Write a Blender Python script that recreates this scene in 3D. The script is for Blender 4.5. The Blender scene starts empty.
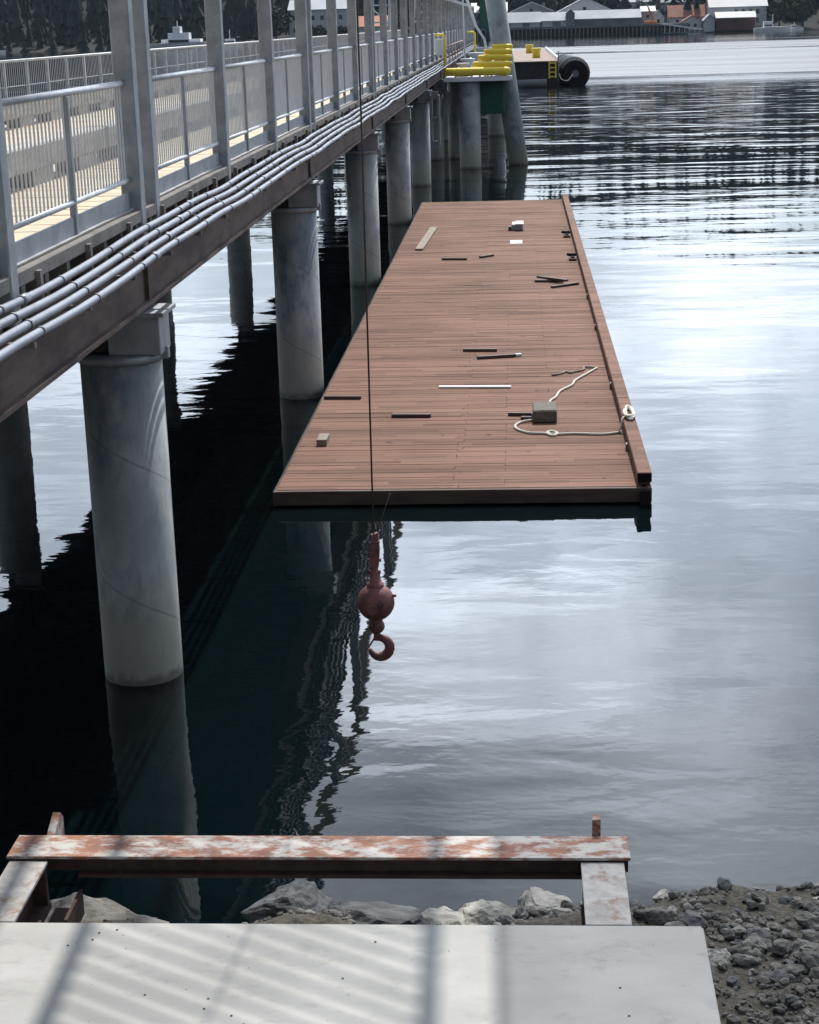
import bpy, bmesh, math, random
from mathutils import Vector, Matrix, noise
random.seed(7)
R = math.radians
sc = bpy.context.scene
col = sc.collection

# ------------------------------------------------------------------ camera
cd = bpy.data.cameras.new("camera")
cam = bpy.data.objects.new("camera", cd)
col.objects.link(cam)
cam.matrix_world = Matrix(((0.99787, 0.010159, 0.064444, 0),
                           (0.059164, 0.275351, -0.959522, 0),
                           (-0.027493, 0.96129, 0.274163, 6.2),
                           (0, 0, 0, 1)))
cd.sensor_fit = 'VERTICAL'; cd.sensor_height = 36; cd.lens = 36 * 1711 / 1024
cd.clip_start = 0.1; cd.clip_end = 5000
sc.camera = cam

# ------------------------------------------------------------------ sky, sun, exposure
SUN_EL, SUN_AZ = R(52), R(5.0)
sun_dir = Vector((math.sin(SUN_AZ) * math.cos(SUN_EL), math.cos(SUN_AZ) * math.cos(SUN_EL), math.sin(SUN_EL)))
w = bpy.data.worlds.new("World"); sc.world = w; w.use_nodes = True
nt = w.node_tree; nt.nodes.clear(); N = nt.nodes; L = nt.links
def nd(t, **k):
    n = N.new(t)
    for a, b in k.items(): setattr(n, a, b)
    return n
out = nd('ShaderNodeOutputWorld'); bg = nd('ShaderNodeBackground'); bg.inputs[1].default_value = 0.13
sky = nd('ShaderNodeTexSky', sky_type='NISHITA', sun_disc=False, sun_elevation=SUN_EL, sun_rotation=SUN_AZ)
tc = nd('ShaderNodeTexCoord')
sep = nd('ShaderNodeSeparateXYZ'); L.new(tc.outputs['Generated'], sep.inputs[0])
def m2(op, a, b, clamp=False):
    n = nd('ShaderNodeMath', operation=op); n.use_clamp = clamp
    for i, v in enumerate((a, b)):
        if v is None: continue
        if isinstance(v, (int, float)): n.inputs[i].default_value = v
        else: L.new(v, n.inputs[i])
    return n.outputs[0]
zc = m2('ADD', m2('MAXIMUM', sep.outputs[2], 0.0), 0.22)
cx = nd('ShaderNodeCombineXYZ'); L.new(m2('DIVIDE', sep.outputs[0], zc), cx.inputs[0]); L.new(m2('DIVIDE', sep.outputs[1], zc), cx.inputs[1])
cn = nd('ShaderNodeTexNoise'); cn.inputs['Scale'].default_value = 1.1; cn.inputs['Detail'].default_value = 7; cn.inputs['Roughness'].default_value = 0.55
L.new(cx.outputs[0], cn.inputs['Vector'])
mr = nd('ShaderNodeMapRange', interpolation_type='SMOOTHSTEP'); L.new(cn.outputs[0], mr.inputs[0])
mr.inputs[1].default_value = 0.40; mr.inputs[2].default_value = 0.62; mr.inputs[3].default_value = 0.45; mr.inputs[4].default_value = 1.0
# cloud brightness: brighter towards the sun's side of the sky
dot = nd('ShaderNodeVectorMath', operation='DOT_PRODUCT'); L.new(tc.outputs['Generated'], dot.inputs[0])
dot.inputs[1].default_value = Vector((0.05, math.cos(R(20)), math.sin(R(20))))
glow = m2('POWER', m2('MAXIMUM', m2('MULTIPLY_ADD', dot.outputs['Value'], 0.5), 0.0), 4.0)
bn = glow.node.inputs[0].links[0].from_node.inputs[0].links[0].from_node; bn.inputs[2].default_value = 0.5
cb = m2('ADD', m2('MULTIPLY', glow, 31.0), 3.0)
def mapr(v, a, b_, c, d):
    n = nd('ShaderNodeMapRange', interpolation_type='SMOOTHSTEP'); L.new(v, n.inputs[0])
    for i, q in enumerate((a, b_, c, d)): n.inputs[i + 1].default_value = q
    return n.outputs[0]
cb = m2('MULTIPLY', cb, m2('MULTIPLY', mapr(sep.outputs[2], .09, .29, .34, 1), mapr(sep.outputs[2], .31, .46, 1, .54)))
c2n = nd('ShaderNodeTexNoise'); c2n.inputs['Scale'].default_value = 2.0; c2n.inputs['Detail'].default_value = 8; c2n.inputs['Roughness'].default_value = .6; L.new(cx.outputs[0], c2n.inputs['Vector'])
sm = nd('ShaderNodeMapRange', interpolation_type='SMOOTHSTEP'); L.new(m2('ADD', m2('MULTIPLY', cn.outputs[0], .5), m2('MULTIPLY', c2n.outputs[0], .5)), sm.inputs[0])
sm.inputs[1].default_value = 0.40; sm.inputs[2].default_value = 0.62; sm.inputs[3].default_value = 0.60; sm.inputs[4].default_value = 1.2
cb = m2('MULTIPLY', cb, sm.outputs[0])
cc = nd('ShaderNodeVectorMath', operation='SCALE'); cc.inputs[0].default_value = (0.88, 0.97, 1.10); L.new(cb, cc.inputs['Scale'])
mix = nd('ShaderNodeMix', data_type='RGBA'); L.new(mr.outputs[0], mix.inputs[0]); L.new(sky.outputs[0], mix.inputs[6]); L.new(cc.outputs[0], mix.inputs[7])
L.new(mix.outputs[2], bg.inputs[0]); L.new(bg.outputs[0], out.inputs[0])
sd = bpy.data.lights.new("sun", 'SUN'); sd.energy = 3.7; sd.angle = R(0.53); sd.color = (1, 0.95, 0.87)
so = bpy.data.objects.new("sun", sd); col.objects.link(so); so.location = (0, 0, 60)
so.rotation_euler = sun_dir.to_track_quat('Z', 'Y').to_euler()
vs = sc.view_settings; vs.view_transform = 'Standard'; vs.look = 'None'; vs.gamma = 1; vs.use_curve_mapping = False; vs.exposure = 0.43

# ------------------------------------------------------------------ materials
def mat(name, c1, c2=None, scale=4, rough=0.7, metal=0, bump=0.0, bscale=None, c3=None, c3scale=2, c3lo=0.55, c3hi=0.65, stretch=(1, 1, 1), detail=6, streak=None, spec=0.5, lo=0.35, hi=0.65, rvar=0.0):
    m = bpy.data.materials.new(name); m.use_nodes = True
    t = m.node_tree; p = t.nodes['Principled BSDF']; lk = t.links
    p.inputs['Roughness'].default_value = rough; p.inputs['Metallic'].default_value = metal
    p.inputs['Specular IOR Level'].default_value = spec
    if c2 is None:
        p.inputs['Base Color'].default_value = (*c1, 1)
        if not bump: return m
    g = t.nodes.new('ShaderNodeNewGeometry')
    mp = t.nodes.new('ShaderNodeMapping'); mp.inputs['Scale'].default_value = stretch; lk.new(g.outputs['Position'], mp.inputs[0])
    def nz(s, d=detail, ro=0.6):
        n = t.nodes.new('ShaderNodeTexNoise'); n.inputs['Scale'].default_value = s; n.inputs['Detail'].default_value = d
        n.inputs['Roughness'].default_value = ro; lk.new(mp.outputs[0], n.inputs[0]); return n.outputs[0]
    def rng(v, a, b):
        n = t.nodes.new('ShaderNodeMapRange'); n.interpolation_type = 'SMOOTHSTEP'; lk.new(v, n.inputs[0]); n.inputs[1].default_value = a; n.inputs[2].default_value = b; return n.outputs[0]
    def mx(f, a, b):
        n = t.nodes.new('ShaderNodeMix'); n.data_type = 'RGBA'; lk.new(f, n.inputs[0])
        for i, v in ((6, a), (7, b)):
            if isinstance(v, tuple): n.inputs[i].default_value = (*v, 1)
            else: lk.new(v, n.inputs[i])
        return n.outputs[2]
    if c2 is not None:
        c = mx(rng(nz(scale), lo, hi), c1, c2)
        if c3 is not None: c = mx(rng(nz(c3scale, 8, 0.7), c3lo, c3hi), c, c3)
        lk.new(c, p.inputs['Base Color'])
    if rvar:
        n = t.nodes.new('ShaderNodeMapRange'); lk.new(nz(scale * 0.7), n.inputs[0]); n.inputs[1].default_value = .3; n.inputs[2].default_value = .7
        n.inputs[3].default_value = rough - rvar; n.inputs[4].default_value = rough + rvar; lk.new(n.outputs[0], p.inputs['Roughness'])
    if bump:
        b = t.nodes.new('ShaderNodeBump'); b.inputs['Strength'].default_value = 1; b.inputs['Distance'].default_value = bump
        lk.new(nz(bscale or scale * 4), b.inputs['Height']); lk.new(b.outputs[0], p.inputs['Normal'])
    return m

M = {}
M['galv'] = mat('galvanised_steel', (.24, .26, .285), (.34, .36, .39), 4, .5, .2, bump=.002, bscale=40)
M['galv_light'] = mat('galvanised_rail', (.42, .44, .47), (.52, .54, .57), 6, .42, .2)
M['picket'] = mat('picket_steel', (.55, .58, .62), (.65, .67, .70), 6, .5, .1)
M['conduit'] = mat('conduit_grey', (.18, .20, .24), (.235, .26, .305), 3, .42, .15)
M['clamp'] = mat('clamp_dark', (.10, .11, .13), (.18, .19, .21), 20, .5, .5)
M['pile_old'] = mat('pile_steel', (.19, .22, .235), (.30, .325, .34), 1.6, .6, 0, bump=.006, bscale=9, c3=(.115, .14, .165), c3scale=1.1, c3lo=.5, c3hi=.68, stretch=(1, 1, .6), rvar=.1)
def pile_mat():
    m = mat('pile_steel_coated', (.235, .26, .262), (.36, .38, .378), 1.5, .6, 0, bump=.006, bscale=9, c3=(.12, .155, .20), c3scale=1.3, c3lo=.48, c3hi=.66, stretch=(1, 1, .55), rvar=.1)
    t = m.node_tree; p = t.nodes['Principled BSDF']; lk = t.links; src = p.inputs['Base Color'].links[0].from_socket
    def mt(op, a, b=None):
        n = t.nodes.new('ShaderNodeMath'); n.operation = op
        for i, v in enumerate((a, b)):
            if v is None: continue
            if isinstance(v, (int, float)): n.inputs[i].default_value = v
            else: lk.new(v, n.inputs[i])
        return n.outputs[0]
    def rng(v, a, b, c=0, d=1):
        n = t.nodes.new('ShaderNodeMapRange'); n.interpolation_type = 'SMOOTHSTEP'; lk.new(v, n.inputs[0])
        for i, q in enumerate((a, b, c, d)): n.inputs[i + 1].default_value = q
        return n.outputs[0]
    def mx(f, a, c):
        n = t.nodes.new('ShaderNodeMix'); n.data_type = 'RGBA'; lk.new(f, n.inputs[0]); lk.new(a, n.inputs[6]); n.inputs[7].default_value = (*c, 1); return n.outputs[2]
    g = t.nodes.new('ShaderNodeNewGeometry'); s = t.nodes.new('ShaderNodeSeparateXYZ'); lk.new(g.outputs['Position'], s.inputs[0])
    tc_ = t.nodes.new('ShaderNodeTexCoord'); s2 = t.nodes.new('ShaderNodeSeparateXYZ'); lk.new(tc_.outputs['Generated'], s2.inputs[0])
    def nz(sc_, st=(1, 1, 1)):
        mp = t.nodes.new('ShaderNodeMapping'); mp.inputs['Scale'].default_value = st; lk.new(g.outputs['Position'], mp.inputs[0])
        n = t.nodes.new('ShaderNodeTexNoise'); n.inputs['Scale'].default_value = sc_; n.inputs['Detail'].default_value = 6; lk.new(mp.outputs[0], n.inputs[0]); return n.outputs[0]
    zz = mt('ADD', s.outputs[2], mt('MULTIPLY', nz(2.5), -1.3))
    c = mx(rng(zz, .75, -.25, 0, .8), src, (.33, .325, .27))               # tide zone, bleached
    c = mx(rng(mt('ADD', s.outputs[2], mt('MULTIPLY', nz(9), -.25)), .02, -.10, 0, .7), c, (.08, .085, .07))   # wet, weedy line at the water
    c = mx(rng(nz(5, (3.5, 3.5, .35)), .60, .74, 0, .3), c, (.13, .12, .10))         # run-down streaks
    ang = mt('DIVIDE', mt('ARCTAN2', mt('SUBTRACT', s2.outputs[1], .5), mt('SUBTRACT', s2.outputs[0], .5)), 6.28318)
    hx = mt('ABSOLUTE', mt('SUBTRACT', mt('FRACT', mt('ADD', mt('MULTIPLY', s2.outputs[2], 4.4), ang)), .5))
    c = mx(rng(hx, .012, .004, 0, .45), c, (.09, .10, .11))                # spiral weld seam
    lk.new(c, p.inputs['Base Color']); return m
M['pile'] = pile_mat()
M['pile_foot'] = mat('pile_steel_tide_zone', (.33, .34, .30), (.27, .29, .27), 3, .65, 0, bump=.004, bscale=12)
M['girder'] = mat('rusty_girder', (.045, .028, .024), (.12, .080, .068), 3, .75, 0, bump=.004, bscale=30, c3=(.15, .125, .115), c3scale=9, c3lo=.62, c3hi=.72, stretch=(1, .4, 1.5))
M['edge'] = mat('weathered_edge_timber', (.13, .12, .115), (.20, .185, .17), 3, .85, 0, bump=.004, bscale=20)
M['planks'] = mat('yellow_deck_boards', (.42, .335, .21), (.50, .41, .27), 2.5, .7, 0, bump=.002, bscale=30, stretch=(.3, 3, 1))
M['curb'] = mat('grey_curb_timber', (.30, .28, .25), (.42, .39, .34), 4, .8, 0, bump=.004, bscale=25, stretch=(3, .4, 3))
M['under'] = mat('dark_timber', (.04, .036, .033), (.07, .062, .055), 3, .9)
M['concrete'] = mat('slab_concrete', (.36, .36, .345), (.44, .435, .42), 1.3, .85, 0, bump=.0012, bscale=60, c3=(.30, .30, .285), c3scale=5, c3lo=.52, c3hi=.74, stretch=(.8, 1.3, 1))
M['slab_side'] = mat('slab_side_concrete', (.22, .21, .19), (.33, .32, .30), 6, .9, 0, bump=.006, bscale=25)
M['rustpaint'] = mat('flaking_rusty_paint', (.30, .13, .075), (.19, .085, .06), 5, .8, 0, bump=.003, bscale=40, c3=(.47, .455, .43), c3scale=6, c3lo=.43, c3hi=.60, stretch=(.8, 1.6, 1.6))
M['legpaint'] = mat('worn_galvanised_leg', (.42, .41, .40), (.30, .29, .28), 9, .75, 0, bump=.003, bscale=40, c3=(.24, .16, .12), c3scale=7, c3lo=.50, c3hi=.66)
M['rustdark'] = mat('dark_rust', (.035, .018, .015), (.065, .033, .026), 8, .85, 0, bump=.003, bscale=50)
M['hook'] = mat('red_oxide_hook', (.12, .040, .038), (.20, .078, .072), 9, .6, 0, bump=.003, bscale=35, c3=(.05, .025, .023), c3scale=12)
M['cable'] = mat('rusty_wire', (.09, .055, .045), (.06, .04, .035), 30, .6, .3)
M['rope'] = mat('pale_rope', (.66, .63, .57), (.54, .50, .44), 60, .9, bump=.003, bscale=150)
M['yellow'] = mat('yellow_paint', (.95, .72, .07), (.88, .65, .05), 2, .5)
M['green'] = mat('dark_green_paint', (.012, .10, .07), (.015, .07, .05), 2, .55)
M['white'] = mat('white_paint', (.82, .83, .84), (.74, .75, .76), 1, .6)
M['black'] = mat('black_rubber', (.008, .008, .009), (.018, .018, .02), 3, .85, spec=.1)
M['dark_void'] = mat('dark_hull', (.015, .017, .02), (.03, .032, .034), 2, .8)
M['brown_deck'] = mat('brown_barge_deck', (.20, .14, .11), (.26, .19, .15), .6, .85)
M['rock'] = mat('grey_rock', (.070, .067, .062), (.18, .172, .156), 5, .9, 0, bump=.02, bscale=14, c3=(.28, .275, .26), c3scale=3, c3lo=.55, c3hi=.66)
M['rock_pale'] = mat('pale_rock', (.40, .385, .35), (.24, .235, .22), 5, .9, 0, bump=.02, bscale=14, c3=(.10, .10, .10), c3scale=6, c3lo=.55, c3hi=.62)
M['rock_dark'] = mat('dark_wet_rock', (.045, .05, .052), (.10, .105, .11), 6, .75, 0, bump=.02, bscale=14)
M['gravel'] = mat('gravel_soil', (.055, .048, .039), (.12, .108, .088), 16, .95, 0, bump=.03, bscale=35, c3=(.15, .145, .13), c3scale=24, c3lo=.58, c3hi=.66)
M['roof_white'] = mat('pale_metal_roof', (.40, .425, .45), (.50, .52, .55), .1, .8, spec=.15)
M['roof_grey'] = mat('grey_roof', (.28, .31, .34), (.36, .38, .41), .1, .6)
M['roof_red'] = mat('red_roof', (.22, .085, .055), (.28, .12, .08), .2, .8)
M['wall_white'] = mat('pale_wall', (.40, .42, .44), (.48, .49, .50), .1, .8)
M['wall_dark'] = mat('dark_board_wall', (.12, .13, .14), (.18, .19, .20), .3, .8)  # plain dark grey tone shared by halls, doors and floats
M['wall_red'] = mat('maroon_wall', (.085, .035, .04), (.12, .05, .05), .2, .8)
M['orange'] = mat('orange_paint', (.65, .20, .05), (.5, .16, .05), 1, .6)
M['glass'] = mat('window_glass', (.02, .025, .03), None, rough=.15)
M['forest'] = mat('conifer_foliage', (.010, .016, .015), (.022, .032, .027), .25, .95)
M['bush'] = mat('shore_foliage', (.018, .028, .02), (.04, .05, .03), .4, .95)
M['hill'] = mat('hill_undergrowth', (.003, .005, .005), (.007, .010, .009), .05, 1)
M['wood_dark'] = mat('dark_batten', (.055, .032, .030), (.08, .05, .045), 20, .7)
M['wood_grey'] = mat('weathered_plank', (.19, .155, .125), (.26, .215, .175), 8, .8)
M['block'] = mat('mossy_grey_concrete', (.095, .085, .07), (.15, .135, .11), 12, .9, bump=.005, bscale=30)
M['paper'] = mat('white_sheet', (.75, .75, .75), None, rough=.7)

# reddish dock boards: tint from one board to the next, grain along each board
def dock_mat(name, base, var, grain_axis, pitch):
    m = bpy.data.materials.new(name); m.use_nodes = True; t = m.node_tree; p = t.nodes['Principled BSDF']; lk = t.links
    g = t.nodes.new('ShaderNodeNewGeometry'); s = t.nodes.new('ShaderNodeSeparateXYZ'); lk.new(g.outputs['Position'], s.inputs[0])
    def mt(op, a, b=None):
        n = t.nodes.new('ShaderNodeMath'); n.operation = op
        for i, v in enumerate((a, b)):
            if v is None: continue
            if isinstance(v, (int, float)): n.inputs[i].default_value = v
            else: lk.new(v, n.inputs[i])
        return n.outputs[0]
    idx = mt('FLOOR', mt('DIVIDE', mt('SUBTRACT', s.outputs[1], 22.0), pitch))
    half = mt('FLOOR', mt('DIVIDE', mt('ADD', s.outputs[0], mt('MULTIPLY', mt('FRACT', mt('MULTIPLY', idx, .37)), 2.4)), 2.45))
    cb = t.nodes.new('ShaderNodeCombineXYZ'); lk.new(idx, cb.inputs[0]); lk.new(half, cb.inputs[1])
    wn = t.nodes.new('ShaderNodeTexWhiteNoise'); wn.noise_dimensions = '2D'; lk.new(cb.outputs[0], wn.inputs['Vector'])
    mp = t.nodes.new('ShaderNodeMapping'); mp.inputs['Scale'].default_value = grain_axis; lk.new(g.outputs['Position'], mp.inputs[0])
    ns = t.nodes.new('ShaderNodeTexNoise'); ns.inputs['Scale'].default_value = 3; ns.inputs['Detail'].default_value = 7; lk.new(mp.outputs[0], ns.inputs[0])
    n2 = t.nodes.new('ShaderNodeTexNoise'); n2.inputs['Scale'].default_value = .45; n2.inputs['Detail'].default_value = 4; lk.new(g.outputs['Position'], n2.inputs[0])
    f = mt('ADD', mt('MULTIPLY', wn.outputs[0], .5), mt('ADD', mt('MULTIPLY', ns.outputs[0], .9), mt('MULTIPLY', n2.outputs[0], .9)))
    r = t.nodes.new('ShaderNodeMapRange'); lk.new(f, r.inputs[0]); r.inputs[1].default_value = .70; r.inputs[2].default_value = 1.6
    mx = t.nodes.new('ShaderNodeMix'); mx.data_type = 'RGBA'; lk.new(r.outputs[0], mx.inputs[0])
    mx.inputs[6].default_value = (*[base[i] - var[i] for i in range(3)], 1); mx.inputs[7].default_value = (*[base[i] + var[i] for i in range(3)], 1)
    # knots and stains
    v = t.nodes.new('ShaderNodeTexNoise'); v.inputs['Scale'].default_value = 5; v.inputs['Detail'].default_value = 2
    mp2 = t.nodes.new('ShaderNodeMapping'); mp2.inputs['Scale'].default_value = (1, 1, 1); lk.new(g.outputs['Position'], mp2.inputs[0]); lk.new(mp2.outputs[0], v.inputs[0])
    r2 = t.nodes.new('ShaderNodeMapRange'); lk.new(v.outputs[0], r2.inputs[0]); r2.inputs[1].default_value = .68; r2.inputs[2].default_value = .76
    m3 = t.nodes.new('ShaderNodeMix'); m3.data_type = 'RGBA'; lk.new(r2.outputs[0], m3.inputs[0]); lk.new(mx.outputs[2], m3.inputs[6])
    m3.inputs[7].default_value = (base[0] * .45, base[1] * .4, base[2] * .4, 1)
    lk.new(m3.outputs[2], p.inputs['Base Color']); p.inputs['Roughness'].default_value = .8; p.inputs['Specular IOR Level'].default_value = .12
    b = t.nodes.new('ShaderNodeBump'); b.inputs['Distance'].default_value = .003; lk.new(ns.outputs[0], b.inputs['Height']); lk.new(b.outputs[0], p.inputs['Normal'])
    return m
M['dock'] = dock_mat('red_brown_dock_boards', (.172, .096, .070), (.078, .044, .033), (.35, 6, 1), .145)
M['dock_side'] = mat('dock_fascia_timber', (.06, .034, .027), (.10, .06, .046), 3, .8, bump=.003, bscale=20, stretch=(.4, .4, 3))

# water
def water_mat():
    m = bpy.data.materials.new('sea_water'); m.use_nodes = True; t = m.node_tree; p = t.nodes['Principled BSDF']; lk = t.links
    p.inputs['Base Color'].default_value = (.0018, .0052, .0068, 1); p.inputs['IOR'].default_value = 1.333; p.inputs['Specular IOR Level'].default_value = .5
    g = t.nodes.new('ShaderNodeNewGeometry')
    def nz(sc_, s, d=3, ro=.5, dist=0, loc=(0, 0, 0)):
        mp = t.nodes.new('ShaderNodeMapping'); mp.inputs['Scale'].default_value = sc_; mp.inputs['Location'].default_value = loc; lk.new(g.outputs['Position'], mp.inputs[0])
        n = t.nodes.new('ShaderNodeTexNoise'); n.inputs['Scale'].default_value = s; n.inputs['Detail'].default_value = d; n.inputs['Roughness'].default_value = ro; n.inputs['Distortion'].default_value = dist
        lk.new(mp.outputs[0], n.inputs[0]); return n.outputs[0]
    def mt(op, a, b=None, c=None):
        n = t.nodes.new('ShaderNodeMath'); n.operation = op
        for i, v in enumerate((a, b, c)):
            if v is None: continue
            if isinstance(v, (int, float)): n.inputs[i].default_value = v
            else: lk.new(v, n.inputs[i])
        return n.outputs[0]
    def rng(v, a, b, c=0, d=1):
        n = t.nodes.new('ShaderNodeMapRange'); n.interpolation_type = 'SMOOTHSTEP'; lk.new(v, n.inputs[0])
        for i, q in enumerate((a, b, c, d)): n.inputs[i + 1].default_value = q
        return n.outputs[0]
    s = t.nodes.new('ShaderNodeSeparateXYZ'); lk.new(g.outputs['Position'], s.inputs[0])
    y = s.outputs[1]
    # heights in metres
    fine = mt('MULTIPLY', nz((.5, 1, 1), 1.7, 3, .42, .4), .0062)
    fine = mt('ADD', fine, mt('MULTIPLY', nz((.7, 1, 1), 7, 2, .5), .0009))
    mid = mt('MULTIPLY', nz((.4, 1, 1), .55, 2, .5, .2), .030)
    patch = rng(nz((.5, 1, 1), .13, 2), .42, .62, .35, 1.5)
    near = mt('MULTIPLY', mt('ADD', fine, mid), patch)
    swell = mt('MULTIPLY', nz((.3, 1, 1), .26, 3, .55, .2), .17)
    farw = rng(y, 45, 130, 0, 1)
    far = mt('MULTIPLY', swell, farw)
    ruff = mt('MULTIPLY', rng(nz((.35, 1, 1), .012, 2, .5, .4, (3, 1, 0)), .38, .50), mt('MULTIPLY', mt('MULTIPLY', rng(mt('ADD', y, mt('MULTIPLY', nz((.3, 1, 1), .02, 4, .6), 140)), 225, 285), rng(y, 400, 520, 1, 0)), rng(s.outputs[0], -50, 10)))
    ruff = mt('MULTIPLY', ruff, rng(nz((.12, 1, 1), .06, 5, .65), .30, .60, .45, 1.05))
    chop = mt('MULTIPLY', mt('MULTIPLY', nz((.6, 1, 1), .9, 3, .6), .03), ruff)
    h = mt('ADD', mt('ADD', near, far), chop)
    b = t.nodes.new('ShaderNodeBump'); b.inputs['Strength'].default_value = 1; b.inputs['Distance'].default_value = 1; lk.new(h, b.inputs['Height']); lk.new(b.outputs[0], p.inputs['Normal'])
    lk.new(mt('ADD', mt('MULTIPLY', ruff, .40), mt('ADD', mt('MULTIPLY', rng(y, 50, 150), .05), .012)), p.inputs['Roughness'])
    return m
M['water'] = water_mat()

# ------------------------------------------------------------------ mesh helpers
class MB:
    def __init__(s): s.bm = bmesh.new()
    def box(s, x0, x1, y0, y1, z0, z1, bev=0, mtx=None):
        if not bev and not mtx:
            q = [s.bm.verts.new(p) for p in ((x0, y0, z0), (x1, y0, z0), (x1, y1, z0), (x0, y1, z0), (x0, y0, z1), (x1, y0, z1), (x1, y1, z1), (x0, y1, z1))]
            for f in ((3, 2, 1, 0), (4, 5, 6, 7), (0, 1, 5, 4), (1, 2, 6, 5), (2, 3, 7, 6), (3, 0, 4, 7)): s.bm.faces.new([q[k] for k in f])
            return s
        c = Vector(((x0 + x1) / 2, (y0 + y1) / 2, (z0 + z1) / 2))
        r = bmesh.ops.create_cube(s.bm, size=1, matrix=Matrix.Translation(c) @ Matrix.Diagonal((abs(x1 - x0), abs(y1 - y0), abs(z1 - z0), 1)))
        vs_ = r['verts']
        if bev:
            ed = list({e for v in vs_ for e in v.link_edges})
            b = bmesh.ops.bevel(s.bm, geom=ed, offset=bev, segments=1, affect='EDGES'); vs_ = list({v for f in b['faces'] for v in f.verts} | {v for v in vs_ if v.is_valid})
        if mtx: bmesh.ops.transform(s.bm, matrix=mtx, verts=[v for v in vs_ if v.is_valid])
        return s
    def tube(s, pts, r, seg=10, cap=True):
        pts = [Vector(p) for p in pts]; rings = []; n = len(pts)
        rr = r if isinstance(r, (list, tuple)) else [r] * n
        prev = None
        for i, p in enumerate(pts):
            d = (pts[min(i + 1, n - 1)] - pts[max(i - 1, 0)]).normalized()
            if prev is None:
                a = Vector((0, 0, 1)) if abs(d.z) < .9 else Vector((1, 0, 0)); u = d.cross(a).normalized()
            else: u = (prev - d * prev.dot(d)).normalized()
            prev = u; v = d.cross(u)
            rings.append([s.bm.verts.new(p + (u * math.cos(6.28318 * k / seg) + v * math.sin(6.28318 * k / seg)) * rr[i]) for k in range(seg)])
        for a, b in zip(rings, rings[1:]):
            for k in range(seg):
                f = s.bm.faces.new((a[k], a[(k + 1) % seg], b[(k + 1) % seg], b[k])); f.smooth = True
        if cap: s.bm.faces.new(rings[0][::-1]); s.bm.faces.new(rings[-1])
        return s
    def bar(s, a, b, w_, h_):
        a = Vector(a); b = Vector(b); d = (b - a); q = d.to_track_quat('Z', 'Y').to_matrix().to_4x4()
        bmesh.ops.create_cube(s.bm, size=1, matrix=Matrix.Translation((a + b) / 2) @ q @ Matrix.Diagonal((w_, h_, d.length, 1))); return s
    def poly(s, pts, t):
        """prism: polygon pts (3D, planar) extruded by vector t"""
        a = [s.bm.verts.new(p) for p in pts]; b = [s.bm.verts.new(Vector(p) + Vector(t)) for p in pts]; n = len(a)
        s.bm.faces.new(a); s.bm.faces.new(b[::-1])
        for i in range(n): s.bm.faces.new((a[i], b[i], b[(i + 1) % n], a[(i + 1) % n]))
        return s
    def sphere(s, c, r, u=24, v=16, sc_=(1, 1, 1)):
        r_ = bmesh.ops.create_uvsphere(s.bm, u_segments=u, v_segments=v, radius=r, matrix=Matrix.Translation(c) @ Matrix.Diagonal((*sc_, 1)))
        for f in {f for q in r_['verts'] for f in q.link_faces}: f.smooth = True
        return s
    def build(s, name, m, parent=None, base=None):
        bmesh.ops.recalc_face_normals(s.bm, faces=s.bm.faces[:])
        if parent is not None:
            o_ = parent; off = Vector((0, 0, 0))
            while o_ is not None: off += o_.location; o_ = o_.parent
        else: off = Vector(base) if base else Vector((0, 0, 0))
        bmesh.ops.translate(s.bm, verts=s.bm.verts[:], vec=-off)
        me = bpy.data.meshes.new(name); s.bm.to_mesh(me); s.bm.free(); me.materials.append(m if not isinstance(m, str) else M[m])
        o = bpy.data.objects.new(name, me); col.objects.link(o)
        if parent is not None: o.parent = parent
        else: o.location = off
        return o

def tag(o, label=None, cat=None, group=None, kind=None):
    if label: o['label'] = label
    if cat: o['category'] = cat
    if group: o['group'] = group
    if kind: o['kind'] = kind
    return o
def thing(name, label, cat, loc, group=None):
    o = bpy.data.objects.new(name, None); o.empty_display_size = .2; o.location = loc; col.objects.link(o)
    return tag(o, label, cat, group)
def dup(root, loc, label=None):
    r = root.copy(); col.objects.link(r); r.location = loc
    if label: r['label'] = label
    for ch in root.children:
        c = ch.copy(); col.objects.link(c); c.parent = r
        for g in ch.children:
            d = g.copy(); col.objects.link(d); d.parent = c
    return r
def smooth_path(pts, k=6):
    P = [Vector(p) for p in pts]; o = []
    for i in range(len(P) - 1):
        p0, p1, p2, p3 = P[max(i - 1, 0)], P[i], P[i + 1], P[min(i + 2, len(P) - 1)]
        for j in range(k):
            t = j / k
            o.append(.5 * ((2 * p1) + (p2 - p0) * t + (2 * p0 - 5 * p1 + 4 * p2 - p3) * t * t + (3 * p1 - p0 - 3 * p2 + p3) * t ** 3))
    o.append(P[-1]); return o

# ------------------------------------------------------------------ setting: water, far hills
b = MB(); bm = b.bm
vv = [bm.verts.new(p) for p in ((-2500, -60, 0), (2500, -60, 0), (2500, 665, 0), (-2500, 665, 0))]; bm.faces.new(vv)
tag(b.build('water', 'water'), kind='structure')

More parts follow.
